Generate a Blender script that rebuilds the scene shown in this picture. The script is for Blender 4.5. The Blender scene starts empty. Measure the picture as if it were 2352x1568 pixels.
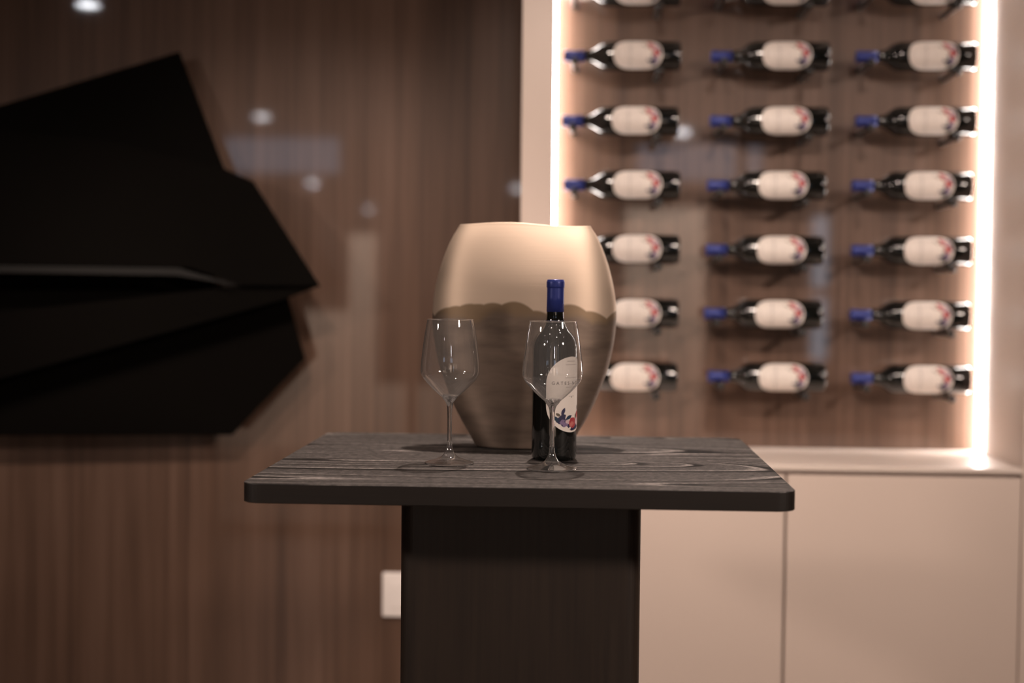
import bpy, bmesh, math, random
from mathutils import Vector, Matrix
random.seed(7)
PI = math.pi
SC = bpy.context.scene
COL = SC.collection

# ------------------------------------------------------------------ camera
CAM_H = 1.4
F_PX = 3267.0
cam_data = bpy.data.cameras.new('camera')
cam_data.sensor_width = 36.0
cam_data.lens = F_PX * 36.0 / 2352.0
cam_data.clip_start = 0.05
cam_data.clip_end = 60
cam = bpy.data.objects.new('camera', cam_data)
COL.objects.link(cam)
yaw, pitch, roll = math.radians(2.6), math.radians(2.2), math.radians(0.55)
fwd = Vector((-math.sin(yaw) * math.cos(pitch), math.cos(yaw) * math.cos(pitch), -math.sin(pitch)))
r0 = Vector((math.cos(yaw), math.sin(yaw), 0))
u0 = r0.cross(fwd)
rt = r0 * math.cos(roll) + u0 * math.sin(roll)
up = -r0 * math.sin(roll) + u0 * math.cos(roll)
m = Matrix((rt, up, -fwd)).transposed().to_4x4()
m.translation = Vector((0, 0, CAM_H))
cam.matrix_world = m
cam_data.dof.use_dof = True
cam_data.dof.focus_distance = 2.25
cam_data.dof.aperture_fstop = 1.75
SC.camera = cam

# ------------------------------------------------------------------ world, exposure
SC.view_settings.view_transform = 'Standard'
SC.view_settings.look = 'None'
SC.view_settings.exposure = 0.0
SC.view_settings.gamma = 1.0
SC.view_settings.use_curve_mapping = False
world = bpy.data.worlds.new('world')
SC.world = world
world.use_nodes = True
world.node_tree.nodes['Background'].inputs[0].default_value = (0.9, 0.75, 0.62, 1)
world.node_tree.nodes['Background'].inputs[1].default_value = 0.05


def spot(name, loc, target, power, deg, blend=0.6, rad=0.03, col=(1.0, 0.80, 0.62)):
    d = bpy.data.lights.new(name, 'SPOT')
    d.energy = power
    d.spot_size = math.radians(deg)
    d.spot_blend = blend
    d.shadow_soft_size = rad
    d.color = col
    o = bpy.data.objects.new(name, d)
    COL.objects.link(o)
    o.location = loc
    v = Vector(target) - Vector(loc)
    o.rotation_euler = v.to_track_quat('-Z', 'Y').to_euler()
    return o


CEIL = 2.7
WARM = (1.0, 0.81, 0.70)
KEY_COL = (1.0, 0.82, 0.715)
# the downlight over the table (its shadows fall almost straight down, its pool washes the wall and the cabinets)
spot('spot_over_table', (-0.02, 2.72, 2.62), (-0.06, 2.48, 0.9), 120, 90, 0.85, 0.02, KEY_COL)
# added fill spots, aimed over the table to brighten the wall and cabinets
for i_, (x_, z_, p_) in enumerate([(-2.35, 0.8, 26), (-1.55, 0.95, 76), (-0.75, 1.2, 128), (0.0, 1.42, 84), (0.65, 1.40, 84), (1.35, 1.25, 40)]):
    spot('spot_wall_fill_%d' % i_, (x_, 1.70, 2.66), (x_, 3.7, z_), p_, 44, 0.8, 0.10, WARM)
# stronger spots either side of the camera, added as frontal fill for the table
spot('spot_side_left', (-3.7, 0.0, 2.60), (-0.1, 2.9, 0.95), 240, 52, 0.9, 0.18, WARM)
spot('spot_side_right', (2.40, 0.0, 2.60), (0.3, 2.95, 0.95), 335, 58, 0.9, 0.20, WARM)
# small accent downlights around the table, seen as sparkles in the glasses
for i_, (x_, y_) in enumerate([(-1.3, 2.3), (-0.6, 2.0), (0.5, 2.2), (1.1, 1.9), (-1.9, 1.6), (0.2, 1.45)]):
    spot('spot_accent_%d' % i_, (x_, y_, 2.68), (x_, y_ + 0.1, 0.0), 5, 100, 0.6, 0.012, WARM)
# the room behind the camera
spot('spot_back_left', (-1.9, -2.6, 2.66), (-1.9, -4.6, 1.0), 800, 78, 0.8, 0.05, WARM)
spot('spot_back_right', (0.8, -2.6, 2.66), (0.8, -4.6, 1.2), 900, 72, 0.8, 0.05, WARM)


# ------------------------------------------------------------------ materials
def new_mat(name):
    mt = bpy.data.materials.new(name)
    mt.use_nodes = True
    nt = mt.node_tree
    nt.nodes.clear()
    out = nt.nodes.new('ShaderNodeOutputMaterial')
    b = nt.nodes.new('ShaderNodeBsdfPrincipled')
    nt.links.new(b.outputs[0], out.inputs[0])
    return mt, nt, b, out


def node(nt, typ, **kw):
    n = nt.nodes.new(typ)
    for k, v in kw.items():
        setattr(n, k, v)
    return n


def simple(name, col, rough=0.5, metal=0.0, coat=0.0, coat_rough=0.05, noise=0.0, nscale=30, spec=0.5):
    mt, nt, b, out = new_mat(name)
    b.inputs['Base Color'].default_value = (*col, 1)
    b.inputs['Roughness'].default_value = rough
    b.inputs['Metallic'].default_value = metal
    b.inputs['Coat Weight'].default_value = coat
    b.inputs['Coat Roughness'].default_value = coat_rough
    b.inputs['Specular IOR Level'].default_value = spec
    tc = node(nt, 'ShaderNodeTexCoord')
    nz = node(nt, 'ShaderNodeTexNoise')
    nz.inputs['Scale'].default_value = nscale
    nt.links.new(tc.outputs['Object'], nz.inputs['Vector'])
    mx = node(nt, 'ShaderNodeMix', data_type='RGBA')
    mx.inputs['A'].default_value = (*[c * (1 - noise) for c in col], 1)
    mx.inputs['B'].default_value = (*[min(1, c * (1 + noise)) for c in col], 1)
    nt.links.new(nz.outputs['Fac'], mx.inputs['Factor'])
    nt.links.new(mx.outputs['Result'], b.inputs['Base Color'])
    return mt


def emission(name, col, strength):
    mt, nt, b, out = new_mat(name)
    nt.nodes.remove(b)
    e = node(nt, 'ShaderNodeEmission')
    e.inputs[0].default_value = (*col, 1)
    e.inputs[1].default_value = strength
    nt.links.new(e.outputs[0], out.inputs[0])
    return mt


def ramp(nt, stops):
    r = node(nt, 'ShaderNodeValToRGB')
    cr = r.color_ramp
    while len(cr.elements) > 1:
        cr.elements.remove(cr.elements[-1])
    cr.elements[0].position = stops[0][0]
    cr.elements[0].color = (*stops[0][1], 1)
    for p, c in stops[1:]:
        e = cr.elements.new(p)
        e.color = (*c, 1)
    return r


def wood_wall(name, k=1.0):
    """lacquered veneer with upright grain"""
    mt, nt, b, out = new_mat(name)
    tc = node(nt, 'ShaderNodeTexCoord')
    mp = node(nt, 'ShaderNodeMapping')
    mp.inputs['Scale'].default_value = (14, 14, 0.55)
    nt.links.new(tc.outputs['Object'], mp.inputs['Vector'])
    n1 = node(nt, 'ShaderNodeTexNoise')
    n1.inputs['Scale'].default_value = 1.0
    n1.inputs['Detail'].default_value = 6
    n1.inputs['Roughness'].default_value = 0.62
    nt.links.new(mp.outputs[0], n1.inputs['Vector'])
    mp2 = node(nt, 'ShaderNodeMapping')
    mp2.inputs['Scale'].default_value = (90, 90, 1.2)
    nt.links.new(tc.outputs['Object'], mp2.inputs['Vector'])
    n2 = node(nt, 'ShaderNodeTexNoise')
    n2.inputs['Scale'].default_value = 1.0
    n2.inputs['Detail'].default_value = 3
    nt.links.new(mp2.outputs[0], n2.inputs['Vector'])
    mx = node(nt, 'ShaderNodeMix', data_type='FLOAT')
    mx.inputs['Factor'].default_value = 0.35
    nt.links.new(n1.outputs['Fac'], mx.inputs['A'])
    nt.links.new(n2.outputs['Fac'], mx.inputs['B'])
    r = ramp(nt, [(0.30, (0.052 * k, 0.027 * k, 0.016 * k)), (0.50, (0.112 * k, 0.062 * k, 0.040 * k)),
                  (0.72, (0.180 * k, 0.108 * k, 0.076 * k))])
    nt.links.new(mx.outputs['Result'], r.inputs['Fac'])
    nt.links.new(r.outputs['Color'], b.inputs['Base Color'])
    b.inputs['Roughness'].default_value = 0.45
    b.inputs['Specular IOR Level'].default_value = 0.3
    b.inputs['Coat Weight'].default_value = 1.0
    b.inputs['Coat Roughness'].default_value = 0.035
    b.inputs['Coat IOR'].default_value = 1.5
    return mt


def oak_top():
    """black stained oak, grain running along the table's width"""
    mt, nt, b, out = new_mat('black_oak_top')
    tc = node(nt, 'ShaderNodeTexCoord')
    # cathedral figure: contour lines of a stretched noise field, as in a flat-sawn board
    mp = node(nt, 'ShaderNodeMapping')
    mp.inputs['Scale'].default_value = (0.75, 6.5, 6.5)
    mp.inputs['Location'].default_value = (3.1, 1.7, 0.0)
    nt.links.new(tc.outputs['Object'], mp.inputs['Vector'])
    nf = node(nt, 'ShaderNodeTexNoise')
    nf.inputs['Scale'].default_value = 1.0
    nf.inputs['Detail'].default_value = 0.6
    nf.inputs['Roughness'].default_value = 0.4
    nt.links.new(mp.outputs[0], nf.inputs['Vector'])
    sp = node(nt, 'ShaderNodeSeparateXYZ')
    nt.links.new(tc.outputs['Object'], sp.inputs[0])
    ad = node(nt, 'ShaderNodeMath', operation='MULTIPLY_ADD')
    ad.inputs[1].default_value = 0.42
    nt.links.new(sp.outputs['Y'], ad.inputs[0])
    nt.links.new(nf.outputs['Fac'], ad.inputs[2])
    mu = node(nt, 'ShaderNodeMath', operation='MULTIPLY')
    mu.inputs[1].default_value = 17.0
    nt.links.new(ad.outputs[0], mu.inputs[0])
    wv = node(nt, 'ShaderNodeMath', operation='FRACT')
    nt.links.new(mu.outputs[0], wv.inputs[0])
    # pores
    mp2 = node(nt, 'ShaderNodeMapping')
    mp2.inputs['Scale'].default_value = (110, 190, 190)
    nt.links.new(tc.outputs['Object'], mp2.inputs['Vector'])
    n2 = node(nt, 'ShaderNodeTexNoise')
    n2.inputs['Scale'].default_value = 1.0
    n2.inputs['Detail'].default_value = 3
    n2.inputs['Roughness'].default_value = 0.7
    nt.links.new(mp2.outputs[0], n2.inputs['Vector'])
    r1 = ramp(nt, [(0.0, (0.006, 0.0048, 0.0042)), (0.13, (0.010, 0.008, 0.007)), (0.22, (0.050, 0.044, 0.041)), (0.5, (0.060, 0.053, 0.050)),
                   (0.80, (0.064, 0.057, 0.054)), (0.88, (0.17, 0.152, 0.142)), (0.95, (0.20, 0.18, 0.168)), (0.98, (0.03, 0.025, 0.023)), (1.0, (0.006, 0.0048, 0.0042))])
    nt.links.new(wv.outputs[0], r1.inputs['Fac'])
    r2 = ramp(nt, [(0.32, (0.42, 0.42, 0.42)), (0.52, (1.0, 1.0, 1.0)), (0.70, (1.8, 1.77, 1.75))])
    nt.links.new(n2.outputs['Fac'], r2.inputs['Fac'])
    mul = node(nt, 'ShaderNodeMix', data_type='RGBA', blend_type='MULTIPLY')
    mul.inputs['Factor'].default_value = 1.0
    nt.links.new(r1.outputs['Color'], mul.inputs['A'])
    nt.links.new(r2.outputs['Color'], mul.inputs['B'])
    nt.links.new(mul.outputs['Result'], b.inputs['Base Color'])
    bp = node(nt, 'ShaderNodeBump')
    bp.inputs['Strength'].default_value = 0.35
    bp.inputs['Distance'].default_value = 0.0006
    nt.links.new(n2.outputs['Fac'], bp.inputs['Height'])
    nt.links.new(bp.outputs[0], b.inputs['Normal'])
    b.inputs['Roughness'].default_value = 0.68
    b.inputs['Specular IOR Level'].default_value = 0.12
    return mt


def oak_base(name='black_oak_base', scale=(120, 120, 4), k=1.0):
    mt, nt, b, out = new_mat(name)
    tc = node(nt, 'ShaderNodeTexCoord')
    mp = node(nt, 'ShaderNodeMapping')
    mp.inputs['Scale'].default_value = scale
    nt.links.new(tc.outputs['Object'], mp.inputs['Vector'])
    n = node(nt, 'ShaderNodeTexNoise')
    n.inputs['Scale'].default_value = 1
    n.inputs['Detail'].default_value = 4
    nt.links.new(mp.outputs[0], n.inputs['Vector'])
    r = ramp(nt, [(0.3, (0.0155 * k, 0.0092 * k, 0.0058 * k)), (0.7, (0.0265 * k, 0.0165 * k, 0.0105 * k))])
    nt.links.new(n.outputs['Fac'], r.inputs['Fac'])
    nt.links.new(r.outputs['Color'], b.inputs['Base Color'])
    b.inputs['Roughness'].default_value = 0.5
    return mt


def vase_mat():
    """brushed champagne metal over a dark bronze dip with a scalloped edge"""
    mt, nt, b, out = new_mat('two_tone_brushed_metal')
    tc = node(nt, 'ShaderNodeTexCoord')
    sep = node(nt, 'ShaderNodeSeparateXYZ')
    nt.links.new(tc.outputs['Object'], sep.inputs[0])

    def math_(op, a=None, bb=None, c=None):
        n = node(nt, 'ShaderNodeMath', operation=op)
        for i, v in enumerate((a, bb, c)):
            if v is None:
                continue
            if isinstance(v, (int, float)):
                n.inputs[i].default_value = v
            else:
                nt.links.new(v, n.inputs[i])
        return n.outputs[0]

    def scallop(scale, amp, seed):
        mp = node(nt, 'ShaderNodeMapping')
        mp.inputs['Location'].default_value = (seed, seed * 0.7, 0)
        mp.inputs['Scale'].default_value = (scale, scale * 0.4, 0.0)
        nt.links.new(tc.outputs['Object'], mp.inputs['Vector'])
        v = node(nt, 'ShaderNodeTexVoronoi', feature='F1')
        v.inputs['Scale'].default_value = 1.0
        nt.links.new(mp.outputs[0], v.inputs['Vector'])
        d2 = math_('MULTIPLY', v.outputs['Distance'], v.outputs['Distance'])
        return math_('MULTIPLY', d2, -amp)
    s1 = scallop(17.0, 0.046, 4.6)
    s2 = scallop(19.0, 0.034, 9.1)
    slope = math_('MULTIPLY', sep.outputs['X'], -0.055)
    edge1 = math_('ADD', math_('ADD', s1, slope), 0.2625)
    edge2 = math_('ADD', math_('ADD', s2, slope), 0.2535)
    d1 = math_('SUBTRACT', sep.outputs['Z'], edge1)
    d2 = math_('SUBTRACT', sep.outputs['Z'], edge2)
    f1 = node(nt, 'ShaderNodeMapRange', interpolation_type='SMOOTHSTEP')
    f1.inputs['From Min'].default_value = -0.002
    f1.inputs['From Max'].default_value = 0.003
    nt.links.new(d1, f1.inputs['Value'])
    f2 = node(nt, 'ShaderNodeMapRange', interpolation_type='SMOOTHSTEP')
    f2.inputs['From Min'].default_value = -0.014
    f2.inputs['From Max'].default_value = 0.004
    nt.links.new(d2, f2.inputs['Value'])
    # fine brushed lines
    mp = node(nt, 'ShaderNodeMapping')
    mp.inputs['Scale'].default_value = (9, 9, 520)
    nt.links.new(tc.outputs['Object'], mp.inputs['Vector'])
    nz = node(nt, 'ShaderNodeTexNoise')
    nz.inputs['Scale'].default_value = 1
    nz.inputs['Detail'].default_value = 3
    nt.links.new(mp.outputs[0], nz.inputs['Vector'])
    mp3 = node(nt, 'ShaderNodeMapping')
    mp3.inputs['Scale'].default_value = (11, 11, 40)
    nt.links.new(tc.outputs['Object'], mp3.inputs['Vector'])
    nz3 = node(nt, 'ShaderNodeTexNoise')
    nz3.inputs['Scale'].default_value = 1
    nz3.inputs['Detail'].default_value = 4
    nt.links.new(mp3.outputs[0], nz3.inputs['Vector'])
    bz = ramp(nt, [(0.25, (0.150, 0.112, 0.088)), (0.75, (0.300, 0.226, 0.178))])
    nt.links.new(nz3.outputs['Fac'], bz.inputs['Fac'])
    m1 = node(nt, 'ShaderNodeMix', data_type='RGBA')
    m1.inputs['B'].default_value = (0.27, 0.19, 0.12, 1)
    nt.links.new(f2.outputs[0], m1.inputs['Factor'])
    nt.links.new(bz.outputs['Color'], m1.inputs['A'])
    m2 = node(nt, 'ShaderNodeMix', data_type='RGBA')
    m2.inputs['B'].default_value = (0.70, 0.555, 0.435, 1)
    nt.links.new(f1.outputs[0], m2.inputs['Factor'])
    nt.links.new(m1.outputs['Result'], m2.inputs['A'])
    nt.links.new(m2.outputs['Result'], b.inputs['Base Color'])
    b.inputs['Metallic'].default_value = 0.6
    ro = node(nt, 'ShaderNodeMapRange')
    ro.inputs['To Min'].default_value = 0.55
    ro.inputs['To Max'].default_value = 0.63
    nt.links.new(nz.outputs['Fac'], ro.inputs['Value'])
    nt.links.new(ro.outputs[0], b.inputs['Roughness'])
    b.inputs['Anisotropic'].default_value = 0.75
    tg = node(nt, 'ShaderNodeTangent', direction_type='RADIAL', axis='Z')
    nt.links.new(tg.outputs[0], b.inputs['Tangent'])
    b.inputs['Anisotropic Rotation'].default_value = 0.25
    bp = node(nt, 'ShaderNodeBump')
    bp.inputs['Strength'].default_value = 0.15
    bp.inputs['Distance'].default_value = 0.0004
    nt.links.new(nz.outputs['Fac'], bp.inputs['Height'])
    nt.links.new(bp.outputs[0], b.inputs['Normal'])
    return mt


def thin_glass(name='thin_clear_glass', haze=0.035, base=0.095):
    mt, nt, b, out = new_mat(name)
    nt.nodes.remove(b)
    t = node(nt, 'ShaderNodeBsdfTransparent')
    t.inputs[0].default_value = (0.985, 0.985, 0.985, 1)
    g = node(nt, 'ShaderNodeBsdfGlossy')
    g.inputs['Roughness'].default_value = 0.0
    lw = node(nt, 'ShaderNodeLayerWeight')
    lw.inputs['Blend'].default_value = 0.5
    p = node(nt, 'ShaderNodeMath', operation='POWER')
    p.inputs[1].default_value = 2.3
    nt.links.new(lw.outputs['Facing'], p.inputs[0])
    ma = node(nt, 'ShaderNodeMath', operation='MULTIPLY_ADD', use_clamp=True)
    ma.inputs[1].default_value = 0.9
    ma.inputs[2].default_value = base
    nt.links.new(p.outputs[0], ma.inputs[0])
    mx = node(nt, 'ShaderNodeMixShader')
    nt.links.new(ma.outputs[0], mx.inputs[0])
    nt.links.new(t.outputs[0], mx.inputs[1])
    nt.links.new(g.outputs[0], mx.inputs[2])
    # pale haze mixed in, standing for reflections that lighten dark things behind the glass
    df = node(nt, 'ShaderNodeBsdfDiffuse')
    df.inputs[0].default_value = (0.9, 0.88, 0.86, 1)
    tl = node(nt, 'ShaderNodeBsdfTranslucent')
    tl.inputs[0].default_value = (0.9, 0.88, 0.86, 1)
    hz = node(nt, 'ShaderNodeMixShader')
    hz.inputs[0].default_value = 0.5
    nt.links.new(df.outputs[0], hz.inputs[1])
    nt.links.new(tl.outputs[0], hz.inputs[2])
    m2 = node(nt, 'ShaderNodeMixShader')
    m2.inputs[0].default_value = haze
    nt.links.new(mx.outputs[0], m2.inputs[1])
    nt.links.new(hz.outputs[0], m2.inputs[2])
    nt.links.new(m2.outputs[0], out.inputs[0])
    return mt


def solid_glass():
    mt, nt, b, out = new_mat('solid_clear_glass')
    b.inputs['Base Color'].default_value = (1, 1, 1, 1)
    b.inputs['Roughness'].default_value = 0.0
    b.inputs['IOR'].default_value = 1.5
    b.inputs['Transmission Weight'].default_value = 0.975
    return mt


M = {}
M['wood_left'] = wood_wall('lacquered_walnut_wall', 0.85)
M['wood_niche'] = wood_wall('lacquered_walnut_niche', 0.86)
M['cream'] = simple('cream_lacquer', (0.64, 0.525, 0.455), 0.42, noise=0.012, nscale=6)
M['cream_top'] = simple('cream_worktop', (0.70, 0.60, 0.53), 0.35, noise=0.02, nscale=40)
M['ceiling'] = simple('ceiling_paint', (0.22, 0.19, 0.17), 0.8, noise=0.02)
M['wallpaint'] = simple('warm_wall_paint', (0.42, 0.35, 0.30), 0.7, noise=0.03, nscale=3)
M['pale'] = simple('pale_wall_paint', (0.75, 0.68, 0.60), 0.6, noise=0.02)
M['floor'] = simple('brown_floor_tile', (0.20, 0.15, 0.12), 0.35, noise=0.1, nscale=4)
M['black'] = simple('matt_black_metal', (0.0024, 0.0018, 0.0013), 0.75, noise=0.1, nscale=8, spec=0.04)
M['frame'] = simple('dark_frame', (0.02, 0.017, 0.015), 0.4, noise=0.05)
M['oak_top'] = oak_top()
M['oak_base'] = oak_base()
M['oak_edge_shaded'] = oak_base('black_oak_edge_shaded', (5, 5, 300), 0.45)  # darker than the top: the front edge's shade is put into the colour
M['vase'] = vase_mat()
M['thin'] = thin_glass()
M['foot'] = thin_glass('clear_glass_foot', 0.025, 0.15)
M['solid'] = solid_glass()
M['bottle'] = simple('dark_bottle_glass', (0.0035, 0.0040, 0.0035), 0.06, spec=0.5, coat=0.6, coat_rough=0.03)
M['capsule'] = simple('blue_capsule', (0.022, 0.036, 0.20), 0.34, metal=0.25, noise=0.04, nscale=50)
M['label'] = simple('label_paper', (0.78, 0.71, 0.65), 0.55, noise=0.015, nscale=80)
M['ink'] = simple('label_ink', (0.07, 0.06, 0.055), 0.6)
M['ink_soft'] = simple('label_ink_pale', (0.36, 0.32, 0.29), 0.6)
M['navy'] = simple('print_navy', (0.018, 0.016, 0.060), 0.55, noise=0.4, nscale=300)
M['teal'] = simple('print_teal', (0.012, 0.035, 0.070), 0.55, noise=0.3, nscale=300)
M['mauve'] = simple('print_mauve', (0.20, 0.14, 0.26), 0.55, noise=0.35, nscale=400)
M['rose'] = simple('print_rose', (0.40, 0.045, 0.055), 0.55, noise=0.3, nscale=300)
M['rose_pale'] = simple('print_rose_pale', (0.56, 0.17, 0.15), 0.55, noise=0.2, nscale=300)
M['pink'] = simple('print_pink', (0.62, 0.45, 0.47), 0.55, noise=0.2, nscale=300)
M['olive'] = simple('print_olive', (0.13, 0.10, 0.07), 0.55, noise=0.3, nscale=300)
M['peg'] = simple('black_peg_metal', (0.012, 0.011, 0.010), 0.28, noise=0.1)
M['white_plastic'] = simple('white_plastic', (0.80, 0.74, 0.70), 0.4, noise=0.01)
M['led'] = emission('led_diffuser', (1.0, 0.91, 0.86), 60.0)
M['lamp'] = emission('downlight_lens', (0.93, 0.95, 1.0), 70.0)
FAR = {k: emission('far_downlight_lens', (0.95, 0.95, 1.0), k) for k in (60, 130, 190, 330)}
M['day'] = emission('daylight_panel_glow', (0.62, 0.76, 1.0), 1.5)
M['day_strong'] = emission('daylight_sidelight', (0.58, 0.78, 1.0), 3.2)


# ------------------------------------------------------------------ mesh helpers
def link(name, me, parent=None, loc=None):
    o = bpy.data.objects.new(name, me)
    COL.objects.link(o)
    if loc is not None:
        o.location = loc
    if parent is not None:
        o.parent = parent
    return o


def mesh_from(name, verts, faces, mats, smooth=False, midx=None):
    me = bpy.data.meshes.new(name)
    me.from_pydata([tuple(v) for v in verts], [], faces)
    me.update()
    for mt in (mats if isinstance(mats, (list, tuple)) else [mats]):
        me.materials.append(mt)
    if midx:
        for p, i in zip(me.polygons, midx):
            p.material_index = i
    if smooth:
        for p in me.polygons:
            p.use_smooth = True
    return me


def bm_mesh(name, bm, mat, smooth=False):
    bmesh.ops.recalc_face_normals(bm, faces=bm.faces)
    me = bpy.data.meshes.new(name)
    bm.to_mesh(me)
    bm.free()
    for mt in (mat if isinstance(mat, (list, tuple)) else [mat]):
        me.materials.append(mt)
    if smooth:
        for p in me.polygons:
            p.use_smooth = True
    return me


def box_mesh(name, size, mat, bevel=0.0, seg=2, center=(0, 0, 0)):
    bm = bmesh.new()
    bmesh.ops.create_cube(bm, size=1.0)
    bmesh.ops.scale(bm, vec=size, verts=bm.verts)
    bmesh.ops.translate(bm, vec=center, verts=bm.verts)
    if bevel > 0:
        bmesh.ops.bevel(bm, geom=list(bm.edges), offset=bevel, segments=seg, affect='EDGES', profile=0.5)
    return bm_mesh(name, bm, mat)


def box(name, lo, hi, mat, parent=None, bevel=0.0, origin=None, seg=2):
    """box between two world corners; when parented, corners are in the parent's frame"""
    c = [(a + b) / 2 for a, b in zip(lo, hi)]
    s = [b - a for a, b in zip(lo, hi)]
    me = box_mesh(name, s, mat, bevel, seg)
    return link(name, me, parent, c)


def lathe_mesh(name, prof, mat, n=64, cap_bottom=False, cap_top=False, smooth=True, sx=None, sy=None):
    """prof: list of (r, z) or (rx, ry, z)"""
    verts, faces = [], []
    for p in prof:
        rx, ry, z = p if len(p) == 3 else (p[0], p[0], p[1])
        for i in range(n):
            a = 2 * PI * i / n
            verts.append((rx * math.cos(a), ry * math.sin(a), z))
    for k in range(len(prof) - 1):
        for i in range(n):
            j = (i + 1) % n
            faces.append((k * n + i, k * n + j, (k + 1) * n + j, (k + 1) * n + i))
    if cap_bottom:
        faces.append(tuple(range(n - 1, -1, -1)))
    if cap_top:
        b = (len(prof) - 1) * n
        faces.append(tuple(b + i for i in range(n)))
    return mesh_from(name, verts, faces, mat, smooth)


def smooth_prof(pts, per=6):
    """Catmull-Rom through profile points"""
    out = []
    n = len(pts)
    for i in range(n - 1):
        p0 = pts[max(i - 1, 0)]
        p1, p2 = pts[i], pts[i + 1]
        p3 = pts[min(i + 2, n - 1)]
        for s in range(per):
            t = s / per
            q = []
            for a, b, c, d in zip(p0, p1, p2, p3):
                q.append(0.5 * ((2 * b) + (-a + c) * t + (2 * a - 5 * b + 4 * c - d) * t * t + (-a + 3 * b - 3 * c + d) * t ** 3))
            out.append(tuple(q))
    out.append(tuple(pts[-1]))
    return out


def thing(name, label, cat, loc=(0, 0, 0), group=None):
    o = bpy.data.objects.new(name, None)
    COL.objects.link(o)
    o.empty_display_size = 0.05
    o.location = loc
    o['label'] = label
    o['category'] = cat
    if group:
        o['group'] = group
    return o


def tag(o, label, cat, group=None):
    o['label'] = label
    o['category'] = cat
    if group:
        o['group'] = group
    return o


def struct(o):
    o['kind'] = 'structure'
    return o


# ------------------------------------------------------------------ room shell
WALL_Y = 3.80
X0, X1 = -4.2, 3.6
YB = -17.5
struct(box('floor', (X0 - 0.1, YB - 0.1, -0.1), (X1 + 0.1, WALL_Y + 0.14, 0.0), M['floor']))
struct(box('ceiling', (X0 - 0.1, YB - 0.1, CEIL), (X1 + 0.1, WALL_Y + 0.14, CEIL + 0.1), M['ceiling']))
struct(box('wall_left', (X0 - 0.1, YB, 0.0), (X0, WALL_Y, CEIL), M['wallpaint']))
struct(box('wall_right', (X1, YB, 0.0), (X1 + 0.1, WALL_Y, CEIL), M['wallpaint']))
struct(box('wall_back', (X0, YB - 0.1, 0.0), (X1, YB, CEIL), M['wallpaint']))
# the lacquered wood wall that carries the sculpture, and the wall behind the niche
struct(box('wall_front', (X0, WALL_Y, 0.0), (-0.138, WALL_Y + 0.14, CEIL), M['wood_left']))
struct(box('wall_niche', (-0.138, WALL_Y + 0.02, 0.0), (X1, WALL_Y + 0.14, CEIL), M['wallpaint']))

# ------------------------------------------------------------------ niche: surround, worktop, cabinets, rack
NF = 3.43           # front face of the fitted furniture
XL, XR = -0.065, 1.067
TOPZ = 0.979
sur = thing('niche_surround', 'cream lacquered niche frame with glowing light strips around the wall of bottles', 'cabinet', (0.5, NF, 0))


def part(name, lo, hi, mat, root, bevel=0.0):
    o = Vector(root.location)
    return box(name, Vector(lo) - o, Vector(hi) - o, mat, root, bevel)


part('side_panel', (-0.138, NF, 0), (XL, WALL_Y + 0.0, CEIL - 0.002), M['cream'], sur, 0.0015)
part('side_panel', (XR, NF, 0), (1.75, WALL_Y + 0.018, CEIL - 0.002), M['cream'], sur, 0.0015)
part('top_panel', (XL, NF, 2.45), (XR, WALL_Y + 0.018, CEIL - 0.002), M['cream'], sur, 0.0015)
led_r = part('light_strip', (XR - 0.004, 3.768, TOPZ + 0.001), (XR - 0.0003, 3.795, 2.449), M['led'], sur)
led_l = part('light_strip', (XL + 0.0003, 3.768, TOPZ + 0.001), (XL + 0.004, 3.795, 2.449), M['led'], sur)

wt = tag(box('worktop', (XL + 0.001, NF - 0.004, TOPZ - 0.013), (XR - 0.001, WALL_Y, TOPZ), M['cream_top'], bevel=0.0015),
         'pale cream worktop running under the wall of bottles', 'worktop')


def cabinet(x0, x1, label):
    root = thing('base_cabinet', label, 'cabinet', ((x0 + x1) / 2, NF, 0), 'base cabinets under the worktop')
    part('carcass', (x0 + 0.001, NF + 0.024, 0.08), (x1 - 0.001, WALL_Y, TOPZ - 0.0135), M['cream'], root)
    part('plinth', (x0 + 0.001, NF + 0.05, 0.0), (x1 - 0.001, NF + 0.066, 0.08), M['cream'], root)
    part('door', (x0 + 0.003, NF, 0.085), (x1 - 0.003, NF + 0.020, 0.9555), M['cream'], root, 0.0012)


cabinet(XL, 0.507, 'cream handleless base cabinet half hidden behind the table pedestal')
cabinet(0.507, XR, 'cream handleless base cabinet at the right end of the worktop')

rack = thing('wine_rack', 'dark walnut back panel with rows of black pegs holding wine bottles', 'wine rack', (0.5, WALL_Y, 0))
part('back_panel', (XL + 0.0005, WALL_Y, TOPZ + 0.0005), (XR - 0.0005, WALL_Y + 0.018, 2.449), M['wood_niche'], rack)


# ------------------------------------------------------------------ wine bottles
BR = 0.0375   # body radius
BOTTLE_PROF = [(0.0, 0.012), (0.018, 0.008), (0.028, 0.0015), (0.032, 0.0), (0.0352, 0.0012), (0.0370, 0.005), (BR, 0.011),
               (BR, 0.060), (BR, 0.120), (BR, 0.180)]
BOTTLE_SH = smooth_prof([(BR, 0.180), (0.0370, 0.190), (0.0345, 0.2005), (0.0295, 0.2095), (0.0225, 0.218), (0.0172, 0.2262),
                         (0.0150, 0.235), (0.0142, 0.248), (0.0140, 0.262), (0.0138, 0.280), (0.0138, 0.292)], 4)
body_me = lathe_mesh('bottle_body', BOTTLE_PROF + BOTTLE_SH[1:], M['bottle'], 56, cap_top=True)
cap_prof = [(0.0142, 0.2462), (0.0146, 0.2462), (0.01445, 0.270), (0.0144, 0.2850), (0.0144, 0.2863), (0.0150, 0.2868), (0.0152, 0.2880),
            (0.0152, 0.2952), (0.0150, 0.2968), (0.0144, 0.2974), (0.0143, 0.2984), (0.0136, 0.2998), (0.0, 0.3002)]
cap_me = lathe_mesh('capsule', cap_prof, M['capsule'], 48)
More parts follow.
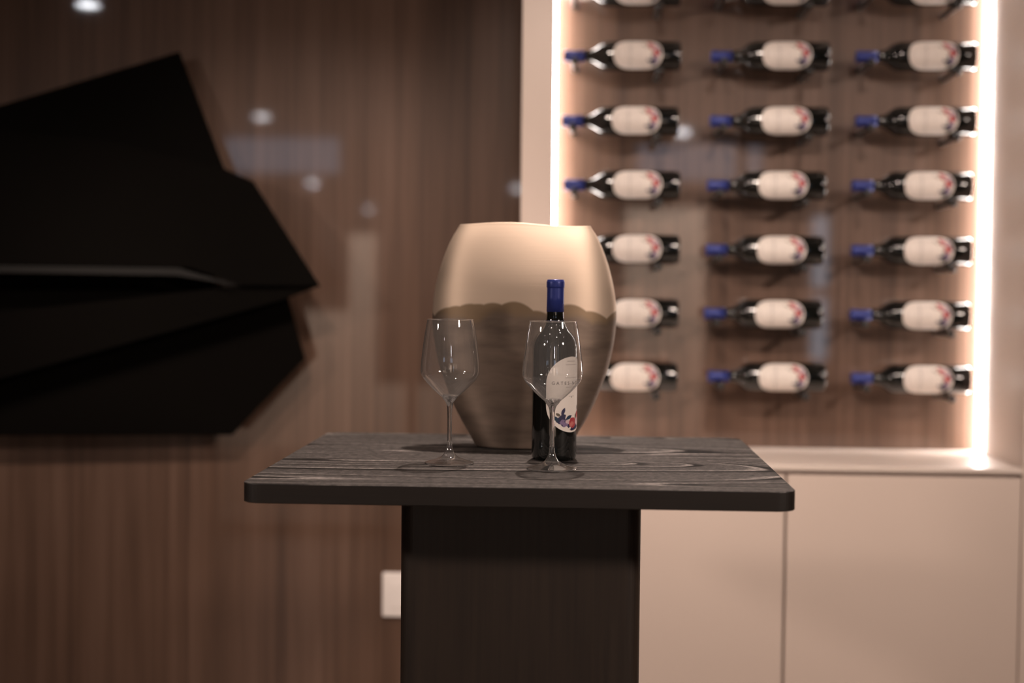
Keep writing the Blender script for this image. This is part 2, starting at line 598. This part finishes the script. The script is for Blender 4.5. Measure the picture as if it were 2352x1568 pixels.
LA, LB, LZ = 0.0625, 0.0455, 0.1105    # label half height, half arc, centre height


def wrap(s, t, off=0.0):
    """label coordinates (s along the arc, t upward) to the bottle's surface; s = 0 faces -Y"""
    th = s / BR
    r = BR + 0.00025 + off
    return (r * math.sin(th), -r * math.cos(th), LZ + t)


def label_mesh():
    verts, faces = [], []
    rows, cols = 40, 16
    for i in range(rows + 1):
        t = -LA * math.cos(PI * i / rows)
        d = abs(t) - (LA - LB)
        w = LB if d <= 0 else math.sqrt(max(LB * LB - d * d, 1e-9))
        for j in range(cols + 1):
            s = w * (2 * j / cols - 1)
            verts.append(wrap(s, t))
    for i in range(rows):
        for j in range(cols):
            a = i * (cols + 1) + j
            faces.append((a, a + 1, a + cols + 2, a + cols + 1))
    return mesh_from('label', verts, faces, M['label'], True)


def print_mesh():
    """flower garland at the foot of the label: flat printed petals and leaves"""
    mats = [M['navy'], M['teal'], M['mauve'], M['rose'], M['rose_pale'], M['pink'], M['olive'], M['label']]
    verts, faces, mi = [], [], []
    lay = [0]

    def inside(s, t):
        d = abs(t) - (LA - LB - 0.0012)
        w = LB - 0.0012 if d <= 0 else math.sqrt(max((LB - 0.0012) ** 2 - d * d, 0))
        return abs(s) <= w

    def blob(cs, ct, a, b, rot, mat, point=False, n=18, wob=0.0):
        lay[0] += 1
        off = 0.00010 + 0.000008 * lay[0]
        base = len(verts)
        ca, sa = math.cos(rot), math.sin(rot)
        RINGS = 4
        verts.append(wrap(cs, ct, off))
        for q_ in range(1, RINGS + 1):
            for k in range(n):
                u = 2 * PI * k / n
                x, y = a * math.cos(u), b * math.sin(u)
                if point:
                    y *= (1 - abs(math.cos(u)) ** 3)
                wv = (1 + wob * math.sin(5 * u + cs * 900)) * 1.0 * q_ / RINGS
                s, t = cs + (x * ca - y * sa) * wv, ct + (x * sa + y * ca) * wv
                q = 0
                while not inside(s, t) and q < 80:
                    s, t = s + (0.004 - s) * 0.03, t + (-0.02 - t) * 0.02
                    q += 1
                verts.append(wrap(s, t, off))
        for k in range(n):
            faces.append((base, base + 1 + k, base + 1 + (k + 1) % n))
            mi.append(mats.index(mat))
        for q_ in range(RINGS - 1):
            for k in range(n):
                a0, a1 = base + 1 + q_ * n, base + 1 + (q_ + 1) * n
                faces.append((a0 + k, a1 + k, a1 + (k + 1) % n, a0 + (k + 1) % n))
                mi.append(mats.index(mat))
    # dark ground of leaves
    for cs, ct, a, b, r_, mt in [
            (-0.021, -0.042, 0.0075, 0.0055, 0.5, M['navy']), (-0.014, -0.046, 0.008, 0.006, 0.2, M['navy']),
            (-0.006, -0.050, 0.008, 0.006, 0.0, M['navy']), (0.004, -0.055, 0.009, 0.0055, 0.1, M['navy']),
            (0.014, -0.052, 0.008, 0.006, 0.3, M['navy']), (-0.017, -0.037, 0.006, 0.005, 0.9, M['navy']),
            (0.022, -0.046, 0.007, 0.006, 0.6, M['mauve']), (-0.012, -0.049, 0.006, 0.0042, 0.4, M['mauve']),
            (-0.018, -0.045, 0.005, 0.0035, 0.8, M['mauve']), (-0.008, -0.045, 0.0045, 0.003, -0.4, M['pink']),
            (-0.004, -0.056, 0.0035, 0.0020, 0.5, M['label']), (-0.010, -0.054, 0.0030, 0.0018, -0.3, M['label'])]:
        blob(cs, ct, a, b, r_, mt, wob=0.12)
    # leaves standing up from the garland
    for cs, ct, a, b, r_, mt in [
            (-0.0165, -0.0280, 0.0075, 0.0030, 1.15, M['navy']), (-0.0055, -0.0375, 0.0072, 0.0030, 0.45, M['teal']),
            (-0.0250, -0.0330, 0.0050, 0.0024, 2.6, M['olive']), (0.0120, -0.0365, 0.0050, 0.0024, 1.5, M['olive']),
            (0.0195, -0.0225, 0.0050, 0.0018, 2.0, M['olive']), (0.0245, -0.0150, 0.0055, 0.0016, 1.6, M['olive']),
            (0.0280, -0.0260, 0.0050, 0.0020, 0.9, M['olive']), (-0.028, -0.040, 0.006, 0.003, 2.2, M['teal'])]:
        blob(cs, ct, a, b, r_, mt, point=True)
    # roses
    for cs, ct, R in [(0.0035, -0.0465, 0.0088), (0.0215, -0.0350, 0.0078), (0.031, -0.0290, 0.0055)]:
        blob(cs, ct, R, R, 0, M['rose'], wob=0.05, n=22)
        blob(cs - R * 0.25, ct - R * 0.25, R * 0.72, R * 0.45, 0.6, M['rose_pale'], wob=0.06)
        blob(cs + R * 0.2, ct + R * 0.28, R * 0.5, R * 0.28, -0.5, M['rose'], wob=0.06)
        blob(cs - R * 0.05, ct - R * 0.02, R * 0.28, R * 0.18, 0.4, M['rose_pale'])
    for cs, ct, a, b, r_ in [(0.0150, -0.0440, 0.0058, 0.0042, 1.2), (0.0190, -0.0480, 0.005, 0.0035, 0.4), (0.027, -0.041, 0.005, 0.004, 0.9)]:
        blob(cs, ct, a, b, r_, M['pink'], wob=0.12)
    return mesh_from('floral_print', verts, faces, mats, False, mi)


def text_polys(body, size, spacing=1.0):
    cu = bpy.data.curves.new('txt', 'FONT')
    cu.body = body
    cu.size = size
    cu.align_x = 'CENTER'
    cu.space_character = spacing
    cu.resolution_u = 3
    o = bpy.data.objects.new('txt', cu)
    COL.objects.link(o)
    dg = bpy.context.evaluated_depsgraph_get()
    me = o.evaluated_get(dg).to_mesh()
    vs = [tuple(v.co) for v in me.vertices]
    fs = [tuple(p.vertices) for p in me.polygons]
    o.evaluated_get(dg).to_mesh_clear()
    bpy.data.objects.remove(o)
    bpy.data.curves.remove(cu)
    return vs, fs


def lettering_mesh():
    verts, faces, mi = [], [], []

    def add(body, size, t0, sp, idx, small=None):
        vs, fs = text_polys(body, size, sp)
        b = len(verts)
        for x, y, z in vs:
            verts.append(wrap(x, t0 + y, 0.0002))
        for f in fs:
            faces.append(tuple(b + i for i in f))
            mi.append(idx)

    def line(s0, s1, t, h, idx):
        n = 8
        b = len(verts)
        for k in range(n + 1):
            s = s0 + (s1 - s0) * k / n
            verts.append(wrap(s, t, 0.0001))
            verts.append(wrap(s, t + h, 0.0001))
        for k in range(n):
            a = b + 2 * k
            faces.append((a, a + 2, a + 3, a + 1))
            mi.append(idx)
    add('GATES-NORTH', 0.0076, 0.0165, 1.55, 0)
    # small unreadable lines of print
    line(-0.014, 0.014, 0.0275, 0.0007, 1)
    line(-0.010, 0.010, 0.0545, 0.0010, 1)
    line(-0.013, 0.013, 0.0490, 0.0008, 1)
    line(-0.012, 0.012, 0.0120, 0.0006, 1)
    # little ornament below the name
    line(-0.006, -0.0015, -0.0030, 0.0006, 1)
    line(0.0015, 0.006, -0.0030, 0.0006, 1)
    b = len(verts)
    for k in range(8):
        a = 2 * PI * k / 8
        verts.append(wrap(0.0013 * math.cos(a), -0.0040 + 0.0016 * math.sin(a), 0.0001))
    faces.append(tuple(range(b, b + 8)))
    mi.append(1)
    return mesh_from('lettering', verts, faces, [M['ink'], M['ink_soft']], False, mi)


label_me = label_mesh()
print_me = print_mesh()
letter_me = lettering_mesh()


def make_bottle(label, loc, group=None):
    r = thing('wine_bottle', label, 'bottle', loc, group)
    link('bottle_body', body_me, r)
    link('capsule', cap_me, r)['label'] = 'dark blue foil capsule over the cork'
    lb = link('paper_label', label_me, r)
    link('floral_print', print_me, lb)
    link('lettering', letter_me, lb)['kind'] = 'stuff'
    return r


def copy_tree(o, parent=None):
    c = o.copy()
    COL.objects.link(c)
    if parent is not None:
        c.parent = parent
    for ch in list(o.children):
        copy_tree(ch, c)
    return c


TABLE_Z = 1.113
bottle = make_bottle('upright dark wine bottle with blue capsule standing in front of the vase', (-0.0358, 2.3696, TABLE_Z))
bottle.rotation_euler = (0, 0, math.radians(49))

AX_Y = 3.71
BX = {'left': [0.257, 0.259, 0.256, 0.262, 0.263, 0.263, 0.262],
      'middle': [0.633, 0.638, 0.638, 0.633, 0.632, 0.630, 0.642],
      'right': [1.004, 1.007, 1.009, 1.003, 1.005, 1.004, 1.010]}
BZ = {'left': [2.163, 1.998, 1.831, 1.666, 1.501, 1.335, 1.169],
      'middle': [2.163, 1.998, 1.832, 1.667, 1.501, 1.336, 1.173],
      'right': [2.164, 1.998, 1.833, 1.668, 1.502, 1.336, 1.172]}
ROWS = ['topmost row cut by picture edge', 'second row down', 'third row down', 'fourth row down', 'fifth row down', 'sixth row down', 'bottom row']
COLS = {'left': 'left column', 'middle': 'middle column', 'right': 'right column'}
peg_n = 24
peg_prof = [(0.0, 0.0), (0.0070, 0.0), (0.0080, 0.0012), (0.0080, 0.142), (0.0098, 0.143), (0.0098, 0.1525), (0.0086, 0.155), (0.0, 0.155)]
peg_me = lathe_mesh('peg', peg_prof, M['peg'], 20)
for col in ('left', 'middle', 'right'):
    for i in range(7):
        x, z = BX[col][i], BZ[col][i]
        b = copy_tree(bottle)
        b['label'] = 'dark wine bottle lying on wall pegs, %s, %s' % (ROWS[i], COLS[col])
        b['group'] = 'wine bottles lying on the wall rack'
        b.location = (x, AX_Y, z)
        b.rotation_euler = (0, math.radians(-90), 0)
        # two pegs carry it: one under the body, one under the neck
        for px, rad in ((x - 0.056, BR), (x - 0.272, 0.0145)):
            p = link('peg', peg_me, rack)
            p.location = Vector((px, WALL_Y, z - rad - 0.0083)) - Vector(rack.location)
            p.rotation_euler = (PI / 2, 0, 0)


# ------------------------------------------------------------------ bar table
TX0, TX1, TY0, TY1 = -0.483, 0.316, 2.022, 2.752
TT = 0.0285
tcx, tcy = (TX0 + TX1) / 2, (TY0 + TY1) / 2
table = thing('bar_table', 'tall black oak pedestal table with rounded corners standing in front of the bottle wall', 'table', (tcx, tcy, 0))


def rounded_slab(name, hx, hy, rad, z0, z1, mat, edge=0.0012, n=10, side=None):
    outline = []
    for cx, cy, a0 in ((hx - rad, hy - rad, 0), (-hx + rad, hy - rad, 90), (-hx + rad, -hy + rad, 180), (hx - rad, -hy + rad, 270)):
        for k in range(n + 1):
            a = math.radians(a0 + 90 * k / n)
            outline.append((cx, cy, math.cos(a), math.sin(a)))
    rings = [(rad - edge, z0), (rad - 0.3 * edge, z0 + 0.3 * edge), (rad, z0 + edge), (rad, z1 - edge), (rad - 0.3 * edge, z1 - 0.3 * edge), (rad - edge, z1)]
    verts, faces = [], []
    for r, z in rings:
        for cx, cy, ca, sa in outline:
            verts.append((cx + ca * r, cy + sa * r, z))
    L = len(outline)
    for k in range(len(rings) - 1):
        for i in range(L):
            j = (i + 1) % L
            faces.append((k * L + i, k * L + j, (k + 1) * L + j, (k + 1) * L + i))
    faces.append(tuple(range(L - 1, -1, -1)))
    faces.append(tuple((len(rings) - 1) * L + i for i in range(L)))
    if side is None:
        return mesh_from(name, verts, faces, mat)
    return mesh_from(name, verts, faces, [mat, side], False, [1] * ((len(rings) - 2) * L) + [0] * L + [1, 0])


link('tabletop', rounded_slab('tabletop', (TX1 - TX0) / 2, (TY1 - TY0) / 2, 0.030, TABLE_Z - TT, TABLE_Z, M['oak_top'], side=M['oak_edge_shaded']), table)
# pedestal: an upright slab with rounded long edges, on a flat foot
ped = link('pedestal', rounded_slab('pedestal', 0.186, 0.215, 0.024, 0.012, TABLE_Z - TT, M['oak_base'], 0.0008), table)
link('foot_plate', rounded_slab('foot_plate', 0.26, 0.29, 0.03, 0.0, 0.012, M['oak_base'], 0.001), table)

# ------------------------------------------------------------------ vase
VH = 0.4005
vp = [(0.0, 0.0, 0.0005), (0.070, 0.040, 0.0), (0.0835, 0.0480, 0.0016), (0.0885, 0.0510, 0.008), (0.0985, 0.0555, 0.026), (0.1128, 0.0610, 0.0505),
      (0.1275, 0.0660, 0.080), (0.1402, 0.0700, 0.1115), (0.1510, 0.0725, 0.143), (0.1585, 0.0735, 0.175), (0.1632, 0.0730, 0.206),
      (0.1647, 0.0712, 0.236), (0.1620, 0.0672, 0.272), (0.1550, 0.0600, 0.306), (0.1450, 0.0500, 0.340), (0.1322, 0.0385, 0.372),
      (0.1170, 0.0270, VH - 0.0012)]
outer = [vp[0]] + smooth_prof(vp[1:], 4)
lip = [(0.1165, 0.0266, VH), (0.1155, 0.0256, VH - 0.0005)]
inner = [(0.1300, 0.0365, 0.372), (0.1425, 0.048, 0.340), (0.160, 0.065, 0.272), (0.1615, 0.0705, 0.206), (0.149, 0.071, 0.143), (0.11, 0.058, 0.052), (0.08, 0.045, 0.010), (0.0, 0.0, 0.009)]
vase_me = lathe_mesh('vase', outer + lip + inner, M['vase'], 96)
for v in vase_me.vertices:
    x, y, z = v.co
    f = max(0.0, (z - 0.30) / 0.10)
    if z > 0.30:
        # the rim is not quite level: a shallow dip right of the middle
        v.co.z += f * f * (0.0024 * math.cos((x + 0.03) * 30) - 0.0024 - 0.009 * x)
vase = link('vase', vase_me, None, (-0.0941, 2.5442, TABLE_Z + 0.0002))
tag(vase, 'large flattened metal vase, champagne above and dark bronze below, on the table', 'vase')

# ------------------------------------------------------------------ wine glasses
bowl_prof = smooth_prof([(0.0060, 0.1020), (0.0135, 0.1080), (0.0245, 0.1175), (0.0360, 0.1290), (0.0440, 0.1385), (0.0475, 0.1470), (0.0478, 0.1560),
                         (0.0467, 0.1690), (0.0447, 0.1850), (0.0420, 0.2060), (0.0395, 0.2220), (0.0372, 0.2330)], 5)
bowl_me = lathe_mesh('bowl', bowl_prof, M['thin'], 80)
rim_prof = []
for k in range(9):
    a = 2 * PI * k / 8
    rim_prof.append((0.0372 + 0.00055 * math.cos(a), 0.2330 + 0.00055 * math.sin(a)))
rim_me = lathe_mesh('rim', rim_prof, M['solid'], 80)
stem_prof = [(0.0, 0.1102)] + smooth_prof([(0.0050, 0.1104), (0.0100, 0.1112), (0.0140, 0.1108), (0.0120, 0.1060), (0.0098, 0.1030), (0.0072, 0.1000), (0.0050, 0.0940), (0.0041, 0.0840),
                         (0.0037, 0.0620), (0.0037, 0.0440), (0.0042, 0.0330), (0.0054, 0.0245), (0.0080, 0.0175), (0.0125, 0.0122), (0.0200, 0.0080), (0.0300, 0.0047),
                         (0.0380, 0.0026), (0.0397, 0.0016), (0.0394, 0.0004), (0.0380, 0.0)], 5) + [(0.0, 0.0004)]
foot_prof = [p for p in stem_prof if p[1] < 0.0335]
split = [p for p in stem_prof if p[1] >= 0.0335]
stem_me = lathe_mesh('stem', split + [(0.0, split[-1][1] - 0.0002)], M['solid'], 48)
foot_me = lathe_mesh('foot', [split[-1]] + foot_prof, M['foot'], 80)

foot_rim_me = lathe_mesh('foot_rim', [(0.0388 + 0.0011 * math.cos(2 * PI * k / 8), 0.0012 + 0.0011 * math.sin(2 * PI * k / 8)) for k in range(9)], M['solid'], 80)


def wine_glass(label, loc):
    r = thing('wine_glass', label, 'wine glass', loc, 'wine glasses on the table')
    link('bowl', bowl_me, r)
    link('rim', rim_me, r)
    link('stem', stem_me, r)
    link('foot', foot_me, r)
    link('foot_rim', foot_rim_me, r)
    return r


wine_glass('empty clear wine glass in front of the upright bottle', (-0.0370, 2.2381, TABLE_Z + 0.0003))
wine_glass('empty clear wine glass standing alone, in front of the left side of the vase', (-0.2038, 2.2900, TABLE_Z + 0.0003))


# ------------------------------------------------------------------ wall sculpture
sculpt = thing('wall_sculpture', 'large black folded metal sheet sculpture hanging on the wood wall', 'sculpture', (-1.4, WALL_Y, 1.45))


def folded(name, pts, plane, thick=0.006):
    """pts (x, z); plane gives the depth y = a + b*(x+1.4) + c*(z-1.45) of the sheet"""
    a, b, c = plane
    o = Vector(sculpt.location)
    bm = bmesh.new()
    fr = [bm.verts.new(Vector((x, a + b * (x + 1.4) + c * (z - 1.45), z)) - o) for x, z in pts]
    bk = [bm.verts.new(Vector((x, a + thick + b * (x + 1.4) + c * (z - 1.45), z)) - o) for x, z in pts]
    bm.faces.new(fr)
    bm.faces.new(list(reversed(bk)))
    n = len(pts)
    for i in range(n):
        j = (i + 1) % n
        bm.faces.new((fr[j], fr[i], bk[i], bk[j]))
    bmesh.ops.triangulate(bm, faces=[f for f in bm.faces if len(f.verts) > 4])
    return link(name, bm_mesh(name, bm, M['black']), sculpt)


folded('folded_sheet', [(-2.064, 1.705), (-1.059, 2.013), (-0.932, 1.698), (-1.181, 1.504), (-2.066, 1.496)], (3.705, 0.02, 0.06))
folded('folded_sheet', [(-2.007, 1.843), (-1.229, 1.770), (-0.914, 1.698), (-0.839, 1.665), (-0.656, 1.399), (-0.855, 1.398),
                        (-0.991, 1.442), (-1.492, 1.446), (-2.011, 1.448)], (3.585, 0.035, 0.22))
folded('folded_sheet', [(-2.019, 1.244), (-1.497, 1.320), (-0.857, 1.3975), (-0.654, 1.399), (-0.761, 1.359), (-1.498, 1.146), (-2.021, 0.992)], (3.615, 0.01, 0.10))
folded('folded_sheet', [(-2.052, 1.218), (-0.774, 1.415), (-0.714, 1.205), (-0.905, 1.002), (-2.055, 0.986)], (3.70, 0.02, 0.02))
M['black_lit_edge'] = simple('lit_edge_black_metal', (0.0065, 0.0055, 0.0046), 0.5, noise=0.1, nscale=8, spec=0.3)  # lighter black paints in the light caught along the sheet's lower edge
lip = folded('folded_lip', [(-2.011, 1.445), (-1.492, 1.443), (-1.02, 1.440), (-0.860, 1.397), (-1.02, 1.421), (-1.492, 1.424), (-2.011, 1.426)], (3.590, 0.035, 0.6), 0.003)
lip.data.materials[0] = M['black_lit_edge']
box('mount_backing', Vector((-2.0, 3.715, 1.10)) - Vector(sculpt.location), Vector((-0.98, WALL_Y, 1.55)) - Vector(sculpt.location), M['black'], sculpt)  # mount, widened as a black backing that darkens the wedge between the sheets

# ------------------------------------------------------------------ wall plate
plate = thing('wall_socket', 'white wall plate on the wood wall, half hidden behind the table pedestal', 'socket', (-0.466, WALL_Y, 0.567))
o = Vector(plate.location)
box('cover_plate', (-0.050, -0.012, -0.060), (0.050, 0.0, 0.060), M['white_plastic'], plate, 0.004)
box('rocker', (-0.028, -0.0145, -0.036), (0.028, -0.011, 0.036), M['white_plastic'], plate, 0.001)


# ------------------------------------------------------------------ the rest of the room, seen only in the lacquer, the glass and the metal
def downlight(x, y, z, label, lens, rad=0.05):
    r = thing('ceiling_light', label, 'light', (x, y, z), 'recessed ceiling lights')
    ring = lathe_mesh('trim_ring', [(rad, -0.001), (rad + 0.014, -0.004), (rad + 0.016, -0.001), (rad + 0.016, 0.0)], M['pale'], 32)
    link('trim_ring', ring, r)
    d = lathe_mesh('lens', [(0.0, -0.0022), (rad, -0.0022)], lens, 32)
    # face downwards
    link('lens', d, r)
    return r


downlight(-2.30, 0.99, CEIL, 'round recessed ceiling light mirrored at the upper left of the wood wall', M['lamp'])
for x, y, k, lab in [(-2.46, -3.40, 60, 'round ceiling light mirrored faintly beside the top sheet of the sculpture'),
                     (-3.32, -8.58, 330, 'round ceiling light mirrored brightest in the wood wall right of the sculpture'),
                     (-3.39, -10.49, 190, 'round ceiling light mirrored just right of the brightest spot in the wood wall'),
                     (-3.56, -16.57, 190, 'farthest round ceiling light, mirrored faintly above the left wine glass'),
                     (-0.80, -11.20, 190, 'round ceiling light mirrored in the wood wall beside the cream post'),
                     (0.86, -4.34, 130, 'round ceiling light mirrored between left and middle bottle columns')]:
    downlight(x, y, CEIL, lab, FAR[k], 0.06)


def door_frame(name, x0, x1, y, z1, w=0.055, d=0.05):
    r = bpy.data.objects.new(name, None)
    COL.objects.link(r)
    r.location = ((x0 + x1) / 2, y, 0)
    r['kind'] = 'structure'
    part('frame_post', (x0, y - d / 2, 0), (x0 + w, y + d / 2, z1), M['frame'], r)
    part('frame_post', (x1 - w, y - d / 2, 0), (x1, y + d / 2, z1), M['frame'], r)
    part('frame_rail', (x0 + w, y - d / 2, z1 - w), (x1 - w, y + d / 2, z1), M['frame'], r)
    part('threshold', (x0 + w, y - d / 2, 0), (x1 - w, y + d / 2, 0.045), M['frame'], r)
    return r


door_frame('door_1', -2.10, -0.90, -0.40, 2.48)
door_frame('door_2', 0.88, 2.10, -0.40, 2.45)
# partition at the back with pale door leaves and daylight
PY = -4.6


def trim(name, lo, hi, mat):
    return struct(box(name, lo, hi, mat))


trim('trim_1', (0.40, PY, 0.0), (1.08, PY + 0.08, 2.08), M['pale'])
trim('trim_2', (-1.95, PY, 0.0), (-1.72, PY + 0.08, 1.84), M['pale'])
trim('trim_3', (-3.1, PY, 0.0), (-1.95, PY + 0.08, 1.18), M['pale'])
trim('trim_4', (-1.70, PY, 0.0), (-0.9, PY + 0.30, 0.55), M['pale'])
w1 = struct(bpy.data.objects.new('daylight_panels', None)); COL.objects.link(w1); w1.location = (-0.4, PY, 2.5)  # glowing panels added to stand for the bluish ceiling glow mirrored in the lacquer
part('pane', (-3.05, PY, 2.36), (-2.05, PY + 0.02, 2.66), M['day'], w1)
part('pane', (0.50, PY, 2.32), (1.55, PY + 0.02, 2.62), M['day'], w1)
w2 = struct(bpy.data.objects.new('window_2', None)); COL.objects.link(w2); w2.location = (2.05, PY, 1.4)
part('pane', (1.99, PY, 1.42), (2.12, PY + 0.02, 2.02), M['day_strong'], w2)
part('pane', (1.99, PY, 0.80), (2.12, PY + 0.02, 1.34), M['day_strong'], w2)
part('window_frame', (1.95, PY - 0.02, 1.34), (2.16, PY + 0.03, 1.42), M['frame'], w2)
